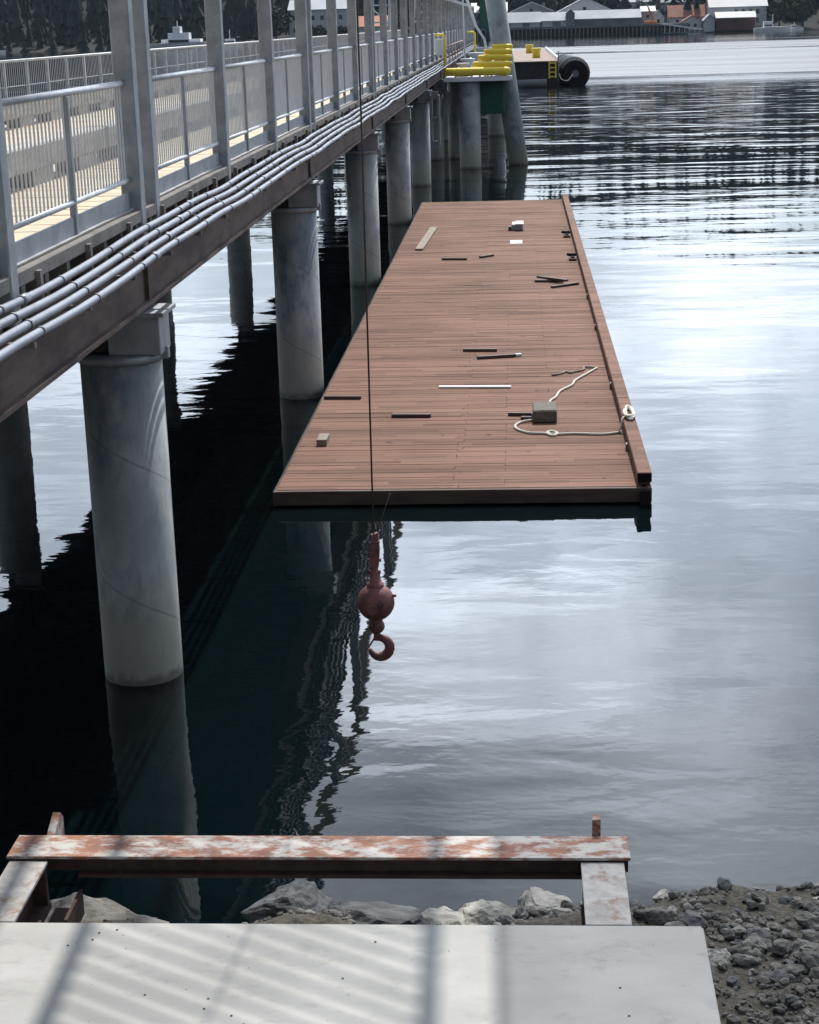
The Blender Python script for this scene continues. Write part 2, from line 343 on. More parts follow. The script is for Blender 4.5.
def hill_h(x, y):
    t = max(0, min(1, (y - 648) / 260)); s_ = t * t * (3 - 2 * t)
    base = 62 + 12 * math.sin(x * .004 + 1) + 16 * noise.noise(Vector((x * .006, y * .006, 0)))
    if 20 < x < 75: pass
    return -0.6 + 2.2 * min(1, max(0, (y - 645) / 6)) + s_ * base * (1.15 if x < 0 else .95)
b = MB(); bm = b.bm; nx, ny = 160, 26
g = [[bm.verts.new((-1600 + 3200 * i / nx, 640 + 420 * (j / ny), hill_h(-1600 + 3200 * i / nx, 640 + 420 * (j / ny)))) for i in range(nx + 1)] for j in range(ny + 1)]
for j in range(ny):
    for i in range(nx): f = bm.faces.new((g[j][i], g[j][i + 1], g[j + 1][i + 1], g[j + 1][i])); f.smooth = True
tag(b.build('hills', 'hill'), kind='structure')

def town(x, y):   # where buildings stand: keep the near strip clear of trees
    if -8 < x < 112: return y < 668 + (12 if x < 60 else 0)
    if -90 < x < -40: return y < 672
    return False
b = MB(); bm = b.bm; rnd = random.Random(3)
def conifer(x, y, z, h, r):
    top = bm.verts.new((x + rnd.uniform(-.3, .3), y, z + h)); seg = 6; prev = None
    lay = 4; ang0 = rnd.random() * 6
    rings = []
    for l in range(lay):
        f0 = (l + .9) / lay
        zz = z + h * (1 - f0 * .93); rr = r * (f0 ** .8)
        ring_out = [bm.verts.new((x + math.cos(ang0 + l + 6.283 * k / seg) * rr * rnd.uniform(.6, 1.25), y + math.sin(ang0 + l + 6.283 * k / seg) * rr * rnd.uniform(.6, 1.25), zz + rnd.uniform(-.05, .05) * h)) for k in range(seg)]
        apex = top if l == 0 else bm.verts.new((x, y, z + h * (1 - (l - .35) / lay * .93)))
        for k in range(seg): bm.faces.new((apex, ring_out[k], ring_out[(k + 1) % seg]))
n = 0
for row in range(15):
    yy = 650 + row * 15
    xlim = 330 + row * 8
    x = -xlim
    while x < xlim:
        X_, Y_ = x + rnd.uniform(-3, 3), yy + rnd.uniform(-7, 7)
        x += rnd.uniform(1.8, 5.0) * (1 + row * .03)
        if town(X_, Y_): continue
        h = rnd.triangular(7, 26, 14) * (0.75 if row == 0 else 1)
        conifer(X_, Y_, hill_h(X_, Y_) - 1, h, h * rnd.uniform(.13, .24))
tag(b.build('forest', 'forest'), 'dark conifer forest covering the hills across the water', 'forest', kind='stuff')

# leafy trees by the town and behind the pale block: crown of leaf clumps on a trunk
def leafy(x, y, h, r, label, group, m='bush'):
    z = max(1.0, hill_h(x, y)); t = thing('shore_tree', label, 'tree', (x, y, z), group)
    b = MB(); b.tube([(x, y, z - .5), (x + .2, y, z + h * .35), (x, y, z + h * .7)], [.35, .25, .08], 6); b.build('trunk', 'under', t)
    b = MB(); rr = random.Random(int(x * 7 + y))
    for k in range(420):
        d = Vector((rr.gauss(0, 1), rr.gauss(0, 1), rr.gauss(0, 1))).normalized() * rr.random() ** .4
        c = Vector((x + d.x * r * (1 + .25 * math.sin(d.z * 5 + x)), y + d.y * r, z + h * .6 + d.z * h * .42)); s_ = r * rr.uniform(.12, .22)
        a, e, f = [c + Vector((rr.uniform(-1, 1), rr.uniform(-1, 1), rr.uniform(-1, 1))) * s_ for _ in range(3)]
        b.bm.faces.new([b.bm.verts.new(q) for q in (a, e, f)])
    b.build('crown', m, t)

# ------------------------------------------------------------------ far shore buildings
def house(name, label, x0, x1, y0, y1, z0, zw, zr, axis, wallm, roofm, wins=(), doors=(), ov=.5, cat='building'):
    t = thing(name, label, cat, ((x0 + x1) / 2, y0, z0))
    b = MB()
    if axis == 'x':   # ridge along x
        ym = (y0 + y1) / 2; b.poly([(x0, y0, z0), (x0, y1, z0), (x0, y1, zw), (x0, ym, zr), (x0, y0, zw)], (x1 - x0, 0, 0))
    else:
        xm = (x0 + x1) / 2; b.poly([(x0, y0, z0), (x1, y0, z0), (x1, y0, zw), (xm, y0, zr), (x0, y0, zw)], (0, y1 - y0, 0))
    b.build('wall', wallm, t)
    b = MB(); k = .25
    if axis == 'x':
        s_ = (zr - zw) / (ym - y0); e = ov
        b.poly([(x0 - e, y0 - e, zw - e * s_ + .06), (x0 - e, ym, zr + .06), (x0 - e, y1 + e, zw - e * s_ + .06), (x0 - e, y1 + e, zw - e * s_ + k + .06), (x0 - e, ym, zr + k + .06), (x0 - e, y0 - e, zw - e * s_ + k + .06)], (x1 - x0 + 2 * e, 0, 0))
    else:
        s_ = (zr - zw) / (xm - x0); e = ov
        b.poly([(x0 - e, y0 - e, zw - e * s_ + .06), (xm, y0 - e, zr + .06), (x1 + e, y0 - e, zw - e * s_ + .06), (x1 + e, y0 - e, zw - e * s_ + k + .06), (xm, y0 - e, zr + k + .06), (x0 - e, y0 - e, zw - e * s_ + k + .06)], (0, y1 - y0 + 2 * e, 0))
    b.build('roof', roofm, t)
    for (wx, wz, ww, wh_) in wins:
        b = MB(); b.box(wx - ww / 2, wx + ww / 2, y0 - .12, y0 + .05, wz, wz + wh_); b.build('window', 'glass', t)
    for (wx, ww, wh_) in doors:
        b = MB(); b.box(wx - ww / 2, wx + ww / 2, y0 - .16, y0 + .05, z0 + .1, z0 + wh_); b.build('door', 'wall_dark', t)
    return t

# wharf with its row of piles
t = thing('timber_wharf', 'long dark timber wharf on piles below the pale roofed warehouses', 'wharf', (24, 644, 0))
b = MB(); b.box(-14, 62, 642.5, 662, 3.1, 3.9); b.build('deck', 'wall_dark', t)
b = MB(); b.box(-14, 62, 646, 646.4, -.5, 3.1); b.build('bulkhead', 'under', t)
for k in range(52):
    b = MB(); b.tube([(-13.6 + 1.47 * k, 642.9, -1), (-13.6 + 1.47 * k, 642.9, 3.3)], .24, 6); b.build('pile', 'edge', t)
house('warehouse', 'low warehouse with wide pale roof at the left end of the wharf', -9, 9, 645, 656, 3.9, 5.6, 8.9, 'x', 'wall_white', 'roof_white', doors=[(4, 2.5, 1.5), (-3, 2.5, 1.5)])
house('warehouse', 'low pale blue fronted warehouse in the middle of the wharf', 9.8, 19.6, 645.3, 655, 3.9, 5.9, 8.6, 'x', 'wall_white', 'roof_white', doors=[(15, 3, 1.6)])
house('warehouse', 'long open fronted warehouse with white roof at the right of the wharf', 20.4, 45, 645.1, 656, 3.9, 6.2, 8.9, 'x', 'wall_dark', 'roof_white', doors=[(24, 2.6, 1.7), (33, 4, 1.8), (40, 2.6, 1.7)])
house('shed', 'narrow grey gabled shed standing between the wharf warehouses', 18.4, 21.4, 643.6, 648, 3.9, 8.2, 9.6, 'y', 'wall_dark', 'roof_grey', ov=.2)
house('cannery_hall', 'grey gabled hall behind the wharf, left of the tallest gable', -1.5, 14, 658, 682, 3.9, 9.3, 12.6, 'y', 'wall_dark', 'roof_white', wins=[(6, 9.4, 1, 1)])
house('cannery_hall', 'tallest white gabled hall behind the wharf warehouses', 15, 36.5, 657, 690, 3.9, 8.4, 13.6, 'y', 'wall_white', 'roof_white', wins=[(25.5, 9.2, 1.2, 1.2)])
house('cannery_hall', 'flat grey roofed hall partly hidden behind the leaning pile', -22, -3.2, 660, 680, 3.9, 9.5, 12.8, 'x', 'wall_dark', 'roof_grey')
house('shed', 'small pale shed at the right end of the wharf', 46, 50.5, 650, 657, 3.9, 8.2, 9.8, 'x', 'wall_white', 'roof_grey', wins=[(48, 6, 1, 1)])
house('house', 'house with red brown roof and pale gable left of the large white building', 57, 72, 664, 674, 2.2, 6.0, 9.9, 'x', 'wall_white', 'roof_red', wins=[(60, 3.6, 1, 1.3), (64, 3.6, 1, 1.3), (68, 3.6, 1, 1.3)])
house('house', 'small white gabled house beside the tree in the harbour town', 50.5, 55, 662, 670, 2.2, 6.0, 8.4, 'y', 'wall_white', 'roof_grey', wins=[(52.8, 4, 1, 1.3)])
house('house', 'low white cottage with small gable by the water below the red roof', 61, 67.5, 652, 658, 1.2, 4.4, 6.2, 'y', 'wall_white', 'roof_red', wins=[(63, 2.4, .9, 1.1), (65.4, 2.4, .9, 1.1)])
house('net_loft', 'large pale building with grey roof and rows of windows', 71, 91.5, 656, 670, 1.2, 9.0, 13.2, 'x', 'wall_white', 'roof_grey', wins=[(80.5 + 2.6 * k, z_, 1.1, 1.6) for k in range(4) for z_ in (3.3, 6.4)])
house('boathouse', 'maroon boathouse with pale roof standing over the water', 72.5, 86, 646, 653, .8, 5.2, 7.0, 'x', 'wall_red', 'roof_grey', wins=[(79, 3.6, 1.1, 1.1)])
house('boathouse', 'small pale gabled boathouse left of the maroon one', 68.2, 71.9, 647, 655, .6, 4.6, 6.4, 'y', 'wall_white', 'roof_grey')
house('house', 'dark roofed house high on the slope behind the wharf sheds', 38, 52, 690, 700, 8, 12, 15.5, 'x', 'wall_white', 'roof_grey', wins=[(42, 9, 1, 1.5), (47, 9, 1, 1.5)])
house('house', 'pale house on the slope above the red roofed one', 56, 68, 688, 698, 8, 11.5, 15, 'x', 'wall_white', 'roof_white')
house('lodge', 'large pale block with white roof seen through the tall steel posts', -83, -59.5, 652, 668, 1.2, 12.2, 15.6, 'x', 'wall_white', 'roof_white', wins=[(-81 + 3.4 * k, z_, 1.2, 1.5) for k in range(7) for z_ in (4.4, 8.6)])
house('house', 'low building with orange roof left of the white lattice gantry', -57.5, -44, 655, 664, 1.2, 5.8, 9.2, 'x', 'wall_white', 'orange', wins=[(-54, 3, 1, 1), (-50, 3, 1, 1)])
for i, (x, y, h, r, lb) in enumerate([(-88, 650, 13, 7, 'dark round tree left of the large pale block across the water'), (-73, 649, 5.5, 5, 'low dark bush in front of the large pale block'), (-64, 649, 5, 4, 'smaller dark bush in front of the pale block, right of the wider bush'), (52, 668, 11, 3.4, 'bare brown tree between the small white gable and the orange crane'),
        (47, 672, 10, 3.2, 'tree behind the pale shed at the wharf end'), (74, 676, 12, 4, 'tree rising behind the ridge of the large pale building'), (96, 655, 10, 5, 'dark tree behind the white boats at the right'), (104, 652, 12, 5.5, 'tall dark tree at the right edge of the harbour')]):
    leafy(x, y, h, r, lb, 'trees in the harbour town')
# small orange harbour crane on a barge
t = thing('crane_barge', 'small orange crane on a dark barge right of the wharf', 'crane', (50, 646, 0))
b = MB(); b.box(45, 62, 643, 649, -.3, 2.2, .2); b.build('hull', 'dark_void', t)
b = MB(); b.box(46.5, 51, 644, 648, 2.2, 5.0, .3); b.build('cab', 'orange', t)
b = MB(); b.bar((49.5, 645, 4.5), (47.6, 645, 10.2), .4, .4); b.bar((50.5, 645, 4.5), (47.6, 645, 10.2), .25, .25); b.build('boom', 'orange', t)
# far boats
def boat(name, label, x, y, L_, h, cabin, mast, mh):
    t = thing(name, label, 'boat', (x, y, 0), 'boats moored across the water'); b = MB(); n_ = 8
    ring = []
    for k in range(n_ + 1):
        u = k / n_; xx = x - L_ / 2 + L_ * u; wv = L_ * .14 * (1 - max(0, (u - .55) / .45) ** 2 * .95); zt = h * (1 + .35 * u)
        ring.append([b.bm.verts.new(p) for p in ((xx, y - wv, zt), (xx, y - wv * .7, -.1), (xx, y + wv * .7, -.1), (xx, y + wv, zt))])
    for a, c in zip(ring, ring[1:]):
        for k in range(4): b.bm.faces.new((a[k], a[(k + 1) % 4], c[(k + 1) % 4], c[k]))
    b.bm.faces.new(ring[0]); b.bm.faces.new(ring[-1][::-1]); b.build('hull', 'white', t)
    b = MB()
    for (u0, u1, z0, z1) in cabin: b.box(x - L_ / 2 + u0 * L_, x - L_ / 2 + u1 * L_, y - L_ * .08, y + L_ * .08, z0 * h, z1 * h, .1)
    b.build('cabin', 'white', t)
    b = MB(); b.box(x - L_ / 2 + (cabin[0][0] + .02) * L_, x - L_ / 2 + (cabin[0][1] - .02) * L_, y - L_ * .08 - .08, y - L_ * .08 + .02, cabin[0][2] * h + .5, cabin[0][2] * h + .95); b.build('window', 'glass', t)
    b = MB(); b.tube([(x - L_ / 2 + mast * L_, y, h), (x - L_ / 2 + mast * L_, y, mh)], .12, 6); b.build('mast', 'white', t)
    return t
boat('workboat', 'white workboat with raised wheelhouse seen between the first two tall posts', -118, 620, 31, 1.8, [(.38, .62, 1.1, 3), (.3, .75, .9, 1.8), (.44, .52, 3, 4.2)], .48, 9.5)
boat('cabin_cruiser', 'small white cruiser behind the stern of the workboat', -101.5, 628, 9, 1.1, [(.3, .7, 1.1, 2.6)], .5, 6)
boat('sailboat', 'small white sailboat with a tall mast at the left edge', -183, 612, 9, 1.0, [(.3, .65, 1.1, 2.6)], .35, 12)
boat('fishing_boat', 'long white fishing boat right of the maroon boathouse', 91.5, 640, 13, 1.4, [(.25, .5, 1.1, 2.6)], .5, 6)
boat('skiff', 'smaller white boat farthest right in the harbour', 99.5, 642, 6.5, .9, [(.3, .6, 1.1, 2.3)], .5, 3)
t = thing('floating_pier', 'low white railed float running along the shore left of the boathouses', 'pier', (60, 643, 0))
b = MB(); b.box(53, 68, 641, 643, .2, .7); b.build('float', 'wall_dark', t)
b = MB(); b.bar((52.5, 642, 3.8), (67, 642, 1.5), .5, .5)
for k in range(8): b.bar((53.5 + 1.8 * k, 642, .5), (53.5 + 1.8 * k, 642, 3.5 - .28 * k), .15, .15)
b.build('railing', 'white', t)

# ------------------------------------------------------------------ the pier trestle
Y0, SPAN, NS = 2.65, 13.3, 11
YE = Y0 + SPAN * NS
tr = thing('pier_trestle', 'long grey steel and timber pier on round piles with yellow deck boards', 'pier', (-6.3, Y0, 0))
# deck boards, one sheet of real boards
b = MB(); y = Y0
while y < YE:
    b.box(-9.19, -3.475, y, y + .235, 4.60, 4.65 + random.uniform(-.003, .003)); y += .25
b.build('deck', 'planks', tr)
b = MB(); b.box(-3.47, -3.40, Y0, YE, 4.535, 4.645, .01); b.box(-9.3, -9.195, Y0, YE, 4.43, 4.64); b.build('edge_beam', 'edge', tr)
b = MB()
for k in range(int((YE - Y0) / .62)): b.box(-9.19, -3.475, Y0 + .3 + .62 * k, Y0 + .42 + .62 * k, 4.275, 4.59); b.box(-3.474, -3.43, Y0 + .31 + .62 * k, Y0 + .41 + .62 * k, 4.30, 4.533)
b.build('joists', 'edge', tr)
for k in range(int((YE - Y0) / 1.48)): yy = Y0 + .35 + 1.48 * k; b = MB(); b.box(-3.46, -3.40, yy, yy + .10, 4.275, 4.448); b.box(-3.40, -3.02, yy + .02, yy + .07, 4.31, 4.345); b.box(-3.395, -3.36, yy + .01, yy + .08, 4.346, 4.60); b.build('pipe_bracket', 'edge', tr)
for sx, gx in ((1, -3.62), (-1, -9.1)):
    b = MB()
    b.box(gx - .16, gx + .16, Y0, YE, 4.22, 4.27); b.box(gx - .11, gx + .11, Y0 + .01, YE - .01, 3.76, 4.22); b.box(gx - .17, gx + .17, Y0, YE, 3.72, 3.76)
    for k in range(NS + 1):
        yy = Y0 + SPAN * k; b.box(gx - .15, gx + .15, yy - .03, yy + .03, 3.762, 4.218)
    o = b.build('girder', 'girder', tr)
b = MB()
for gx in (-5.4, -7.3): b.box(gx - .11, gx + .11, Y0, YE, 3.8, 4.27)
b.build('inner_girder', 'under', tr)
# cross heads and piles
def pile_unit(x, y):
    b = MB(); n_ = 28
    b.tube([(x, y, -3), (x, y, 3.26)], .39, n_)
    o = b.build('pile', 'pile', tr)
    b = MB(); b.tube([(x, y, 3.20), (x, y, 3.27)], [.41, .41], n_); b.box(x + .36, x + .47, y - .04, y + .04, 3.2, 3.32, .01); b.build('collar', 'galv', o)
    b = MB(); b.box(x - .06, x + .44, y - .24, y + .24, 3.27, 3.64, .01); b.build('cap_block', 'galv', o)
    b = MB(); b.box(x - .12, x + .50, y - .3, y + .3, 3.642, 3.68); b.build('bearing_plate', 'galv', o)
    return o
for k in range(1, NS):
    yy = 15.93 + SPAN * (k - 1)
    pile_unit(-3.79, yy); pile_unit(-9.1, yy)
    b = MB(); b.box(-9.3, -3.86, yy - .17, yy + .17, 3.3, 3.71); b.build('cross_head', 'under', tr)
# bracket frame hung beside the pile ahead of the dolphin
b = MB()
for (a, c) in (((-3.30, 68.7, 3.5), (-3.30, 68.7, 1.6)), ((-3.02, 68.7, 3.5), (-3.02, 68.7, 1.6)), ((-3.30, 68.7, 3.5), (-3.02, 68.7, 3.5)), ((-3.30, 68.7, 1.6), (-3.02, 68.7, 1.6)), ((-3.30, 68.7, 2.5), (-3.02, 68.7, 2.5))): b.bar(a, c, .09, .3)
b.build('guide_frame', 'galv', tr)
# curb timbers on the deck
for cx_, lb in ((-5.25, 'grey timber kerb on short blocks beside the walkway, nearer the tall posts'), (-8.75, 'grey timber kerb on short blocks beside the far railing')):
    t = thing('timber_kerb', lb, 'kerb', (cx_, Y0, 4.65), 'timber kerbs along the pier deck')
    b = MB(); y = Y0 + 1
    while y < YE - 6: b.box(cx_ - .15, cx_ + .15, y, y + 5.9, 4.81, 5.08, .02); y += 6
    b.build('timber', 'curb', t)
    b = MB(); y = Y0 + 1.5
    while y < YE - 6: b.box(cx_ - .14, cx_ + .14, y, y + .8, 4.652, 4.808); y += 2
    b.build('blocks', 'curb', t)

# near railing and tall posts
fr = thing('steel_portal', 'row of tall galvanised posts rising from the pier edge to a top beam', 'steel frame', (-3.36, Y0, 4.5))
posts = []
for k in range(NS):
    y_a = 15.93 + SPAN * (k - 1)
    posts += [y_a + .33, y_a + .33 + (SPAN - .66) / 3, y_a + .33 + 2 * (SPAN - .66) / 3, y_a + SPAN - .33]
def hpost(y, z0=4.30, z1=7.28):
    b = MB(); x = -3.485; h_ = .09
    b.box(x - h_, x + h_, y - h_, y + h_, z0, z1, .012)
    return b.build('tall_post', 'galv', fr)
for y in posts: hpost(y)
b = MB()
for k in range(NS):
    y_a = 15.93 + SPAN * (k - 1); b.box(-3.59, -3.38, y_a + .06, y_a + SPAN - .06, 7.285, 7.45, .01)
b.build('top_beam', 'galv', fr)
b = MB()
for y in posts:
    for s_ in (-1, 1):
        b.poly([(-3.48, y + s_ * .112, 7.28), (-3.48, y + s_ * .62, 7.28), (-3.48, y + s_ * .35, 7.13), (-3.48, y + s_ * .18, 6.95), (-3.48, y + s_ * .112, 6.72)], (.02, 0, 0))
b.build('gussets', 'galv', fr)

rl = thing('railing', 'galvanised picket railing along the near edge of the pier', 'railing', (-3.40, Y0, 4.65), 'railings of the pier')
b = MB(); b2 = MB(); b3 = MB(); b4 = MB(); ps = sorted(posts)
for p, q in zip(ps, ps[1:]):
    if q - p < 1: continue
    a, c = p + .095, q - .095; X = -3.50
    b.tube([(X, a, 5.76), (X, c, 5.76)], .028, 10); b2.tube([(X, a, 4.915), (X, c, 4.915)], .024, 8)
    n_ = int((c - a) / .105)
    for k in range(1, n_):
        yy = a + (c - a) * k / n_; b3.box(X - .0065, X + .0065, yy - .0065, yy + .0065, 4.93, 5.74)
    b4.box(X - .012, X + .004, a, c, 4.668, 4.81)
    b4.box(X - .02, X + .04, a, c, 4.655, 4.667)
b.build('top_rail', 'galv_light', rl); b2.build('bottom_rail', 'galv_light', rl); b3.build('pickets', 'picket', rl); b4.build('kick_plate', 'galv', rl)
for p, q in zip(ps, ps[1:]):
    if q - p < 1: continue
    m_ = (p + q) / 2; b = MB(); b.box(-3.525, -3.475, m_ - .03, m_ + .03, 4.66, 5.73, .005); b.build('mid_post', 'galv', rl)
fl = thing('railing', 'thin post railing along the far side of the pier deck', 'railing', (-9.15, Y0, 4.65), 'railings of the pier')
b = MB(); b.tube([(-9.15, Y0, 5.75), (-9.15, YE, 5.75)], .026, 8); b.tube([(-9.15, Y0, 4.9), (-9.15, YE, 4.9)], .022, 8); b.tube([(-9.15, Y0, 5.30), (-9.15, YE, 5.30)], .008, 6); b.build('rails', 'galv_light', fl)
for k in range(98):
    b = MB(); yy = Y0 + .4 + 1.48 * k; b.box(-9.175, -9.125, yy - .025, yy + .025, 4.655, 5.73); b.build('post', 'galv_light', fl)

b = MB(); y = Y0
while y < YE: b.box(-9.154, -9.146, y, y + .009, 4.92, 5.73); y += .13
b.build('pickets', 'picket', fl)

# four conduits on the outside of the pier
ords = ['topmost', 'second from top', 'third from top', 'lowest']
yy = [Y0 + 1.5 * k for k in range(int(140 / 1.5))]
rz = random.Random(5); wob = [rz.uniform(-.012, .012) + .008 * math.sin(_ * .9) for _ in yy]; wx_ = [rz.uniform(-.006, .006) for _ in yy]
for i in range(4):
    X = -3.29 + .085 * i; Z = 4.51 - .045 * i
    t = thing('conduit_pipe', 'pale grey conduit pipe running along the pier side, %s of the four' % ords[i], 'pipe', (X, Y0, Z), 'conduit pipes on the pier side')
    rr = random.Random(20 + i)
    pts = smooth_path([(X + wx_[k] + rr.uniform(-.005, .005), y, Z + wob[k] + rr.uniform(-.004, .004)) for k, y in enumerate(yy)], 3)
    b = MB(); b.tube(pts, .0295, 10); b.build('pipe', 'conduit', t)
    c0 = j0 = None
    for k in range(1, len(pts) - 1):
        if k % 3 == 1:
            if c0 is None: b = MB(); b.tube([(X, Y0, Z), (X, Y0 + .035, Z)], .0355, 10); c0 = c = b.build('clamp', 'clamp', t); mesh_off = Vector((X, Y0, Z))
            else: c = c0.copy(); col.objects.link(c)
            c.location = pts[k] - mesh_off
        if (k + i * 2) % 12 == 5:
            if j0 is None: b = MB(); b.tube([(X, Y0, Z), (X, Y0 + .14, Z)], .0355, 10); j0 = c = b.build('coupling', 'conduit', t)
            else: c = j0.copy(); col.objects.link(c)
            c.location = pts[k] - mesh_off

# ------------------------------------------------------------------ floating dock
DX0, DX1, DY0, DY1, DZ = -3.26, 1.645, 22.05, 60.2, .22
dk = thing('floating_dock', 'long red brown timber floating dock moored beside the pier', 'dock', (-.8, DY0, 0))
b = MB(); y = DY0 + .02; i = 0; rb = random.Random(11)
while y < DY1 - .14:
    dz = rb.uniform(-.003, .003)
    if 36.1 < y < 36.24 or 43.9 < y < 44.04: y += .03
    cut = rb.choice((-.9, -.2, .5, DX0 + 2.44))
    b.box(DX0, cut - .003, y, y + .136, DZ - .04, DZ + dz); b.box(cut + .003, DX1 + .12 - .14, y, y + .136, DZ - .04, DZ + rb.uniform(-.003, .003))
    y += .145
b.build('deck_boards', 'dock', dk)
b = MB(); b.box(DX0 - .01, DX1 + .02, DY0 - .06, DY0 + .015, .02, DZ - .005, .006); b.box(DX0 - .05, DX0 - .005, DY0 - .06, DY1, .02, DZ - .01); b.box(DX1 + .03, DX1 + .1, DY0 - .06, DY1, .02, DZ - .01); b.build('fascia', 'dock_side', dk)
b = MB(); b.box(DX0 + .05, DX1 - .02, DY0 + .05, DY1 - .1, -.35, DZ - .045); b.build('floats', 'dark_void', dk)
b = MB(); y = DY0 - .02; seg = [4.7, 7.2, 5.6, 7.4, 6.3, 6.8]
for s_ in seg: b.box(DX1 - .09, DX1 + .10, y, min(DY1, y + s_ - .012), .285, .415, .012); y += s_
b.build('bull_rail', 'dock_side' if False else 'dock', dk)
y = DY0 + .1
while y < DY1 - .4: b = MB(); b.box(DX1 - .08, DX1 + .09, y, y + .35, DZ + .002, .284); b.build('rail_block', 'dock', dk); y += 1.2
for y in (24.0, 28.3, 34, 38): b = MB(); b.box(DX1 - .12, DX1 - .095, y, y + .12, DZ + .004, .32, .004); b.build('rail_lug', 'clamp', dk)
b = MB(); b.box(DX1 - .088, DX1 + .098, DY0 - .045, DY0 - .022, .29, .41, .003); b.build('rail_end_plate', 'black', dk)
b = MB(); b.box(DX1 - .06, DX1 + .08, DY0 - .14, DY0 - .065, -.1, .2, .01); b.build('corner_bracket', 'black', dk)
for i, (x, y) in enumerate(((1.46, 49.4), (1.47, 44.5))):
    t = thing('mooring_cleat', ['dark mooring cleat beside the dock rail, farther of two', 'dark mooring cleat beside the dock rail, nearer of two'][i], 'cleat', (x, y, DZ), 'mooring cleats on the dock')
    b = MB(); b.box(x - .14, x + .05, y - .2, y + .2, DZ, DZ + .06, .01); b.box(x - .09, x, y - .12, y + .12, DZ + .06, DZ + .11, .01); b.build('base', 'wood_dark', t)
    b = MB(); b.tube([(x - .2, y, DZ + .15), (x - .11, y, DZ + .13), (x + .0, y, DZ + .13), (x + .06, y, DZ + .14)], [.03, .045, .045, .03], 10); b.build('horn', 'black', t)

# loose things on the dock
def stick(name, label, cat, a, c, w_, h_, m, group=None, z=DZ + .004):
    a = Vector((*a, z + h_ / 2)); c = Vector((*c, z + h_ / 2)); d = (c - a); ang = math.atan2(d.y, d.x)
    b = MB(); mt = Matrix.Translation((a + c) / 2) @ Matrix.Rotation(ang, 4, 'Z')
    b.box(-d.length / 2, d.length / 2, -w_ / 2, w_ / 2, -h_ / 2, h_ / 2, min(.004, h_ / 4), mtx=mt)
    b.box(-d.length / 2 - .0015, -d.length / 2 + .01, -w_ / 2 + .006, w_ / 2 - .006, -h_ / 2 + .006, h_ / 2 - .006, 0, mtx=mt)
    return tag(b.build(name, m, base=((a + c) / 2)[:2] + (z,)), label, cat, group)
G = 'loose timber on the dock'
stick('plank', 'pale weathered plank lying lengthwise near the far end of the dock', 'plank', (-2.69, 47.0), (-2.52, 52.1), .22, .05, 'wood_grey', G)
stick('batten', 'thin dark batten right of the pale plank', 'batten', (-1.98, 45.0), (-1.32, 44.9), .09, .05, 'wood_dark', G)
stick('batten', 'short dark offcut lying askew right of the pale plank', 'batten', (-.98, 45.2), (-.65, 45.55), .10, .05, 'wood_dark', G)
stick('batten', 'straight dark batten, left of the far pile near the rail', 'batten', (.41, 40.72), (1.09, 40.62), .09, .05, 'wood_dark', G)
stick('batten', 'dark batten turned across the others in the far pile', 'batten', (.48, 41.0), (1.16, 40.3), .09, .05, 'wood_dark', G, z=DZ + .06)
stick('batten', 'nearest dark batten of the far pile, pointing at the rail', 'batten', (.79, 39.7), (1.41, 40.2), .09, .05, 'wood_dark', G)
stick('batten', 'dark batten in mid dock, farther of the crossed looking pair', 'batten', (-1.04, 31.95), (-.40, 31.9), .10, .05, 'wood_dark', G)
stick('batten', 'dark batten with a pale end in mid dock', 'batten', (-.76, 31.16), (-.06, 31.34), .10, .05, 'wood_dark', G)
stick('wood_chip', 'tiny pale wood chip at the end of the dark batten', 'offcut', (-.05, 31.36), (.05, 31.40), .08, .045, 'paper', G)
stick('white_strip', 'long thin white strip lying across the middle of the dock', 'strip', (-1.36, 28.61), (-.13, 28.53), .09, .03, 'paper')
stick('batten', 'dark batten at the pier side edge of the dock', 'batten', (-3.24, 27.85), (-2.62, 27.81), .08, .05, 'wood_dark', G)
stick('batten', 'dark batten left of the grey block', 'batten', (-2.01, 26.42), (-1.39, 26.38), .09, .05, 'wood_dark', G)
stick('batten', 'short dark stick poking out behind the grey block', 'batten', (-.17, 26.40), (.20, 26.36), .07, .05, 'wood_dark', G)
stick('batten', 'shortest dark stick touching the left of the grey block', 'batten', (.03, 26.1), (.20, 26.08), .07, .05, 'wood_dark', G)
stick('wood_block', 'small pale wood block near the front left corner of the dock', 'block', (-3.00, 24.75), (-2.85, 24.75), .42, .09, 'wood_grey')
stick('paper_sheet', 'white sheet lying in front of the small grey box at the far end', 'sheet', (-.2, 48.4), (.14, 48.4), .75, .012, 'paper')
t = thing('anchor_block', 'mossy grey concrete block with the rope tied to it', 'block', (.4, 26.1, DZ))
b = MB(); b.box(.21, .585, 25.85, 26.5, DZ + .002, DZ + .20, .02); b.build('block', 'block', t)
b = MB(); b.tube([(.22, 26.0, DZ + .03), (.205, 26.0, DZ + .09), (.205, 26.1, DZ + .12), (.22, 26.15, DZ + .06)], .012, 6); b.build('rope_eye', 'clamp', t)
t = thing('tool_box', 'small grey box with white lid near the far end of the dock', 'box', (0, 51.7, DZ))
b = MB(); b.box(-.16, .17, 51.2, 52.0, DZ + .002, DZ + .18, .02); b.build('body', 'galv', t)
b = MB(); b.box(-.05, .19, 51.1, 51.9, DZ + .183, DZ + .21, .005); b.build('lid', 'paper', t)
b = MB(); b.box(-.26, -.17, 51.2, 51.5, DZ + .002, DZ + .12, .01); b.build('latch', 'wood_dark', t)
def zr_(pts, z): return [(x, y, z) for x, y in pts]
rz = DZ + .02
r1 = [(.42, 26.45), (.48, 26.9), (.51, 27.36), (.61, 27.67), (.69, 28.13), (.90, 28.61), (.98, 29.02), (1.25, 29.70), (1.39, 30.05), (1.18, 30.16), (1.14, 29.89), (.98, 29.74), (.90, 29.66), (.83, 29.78), (.76, 29.62), (.66, 29.52), (.58, 29.48)]
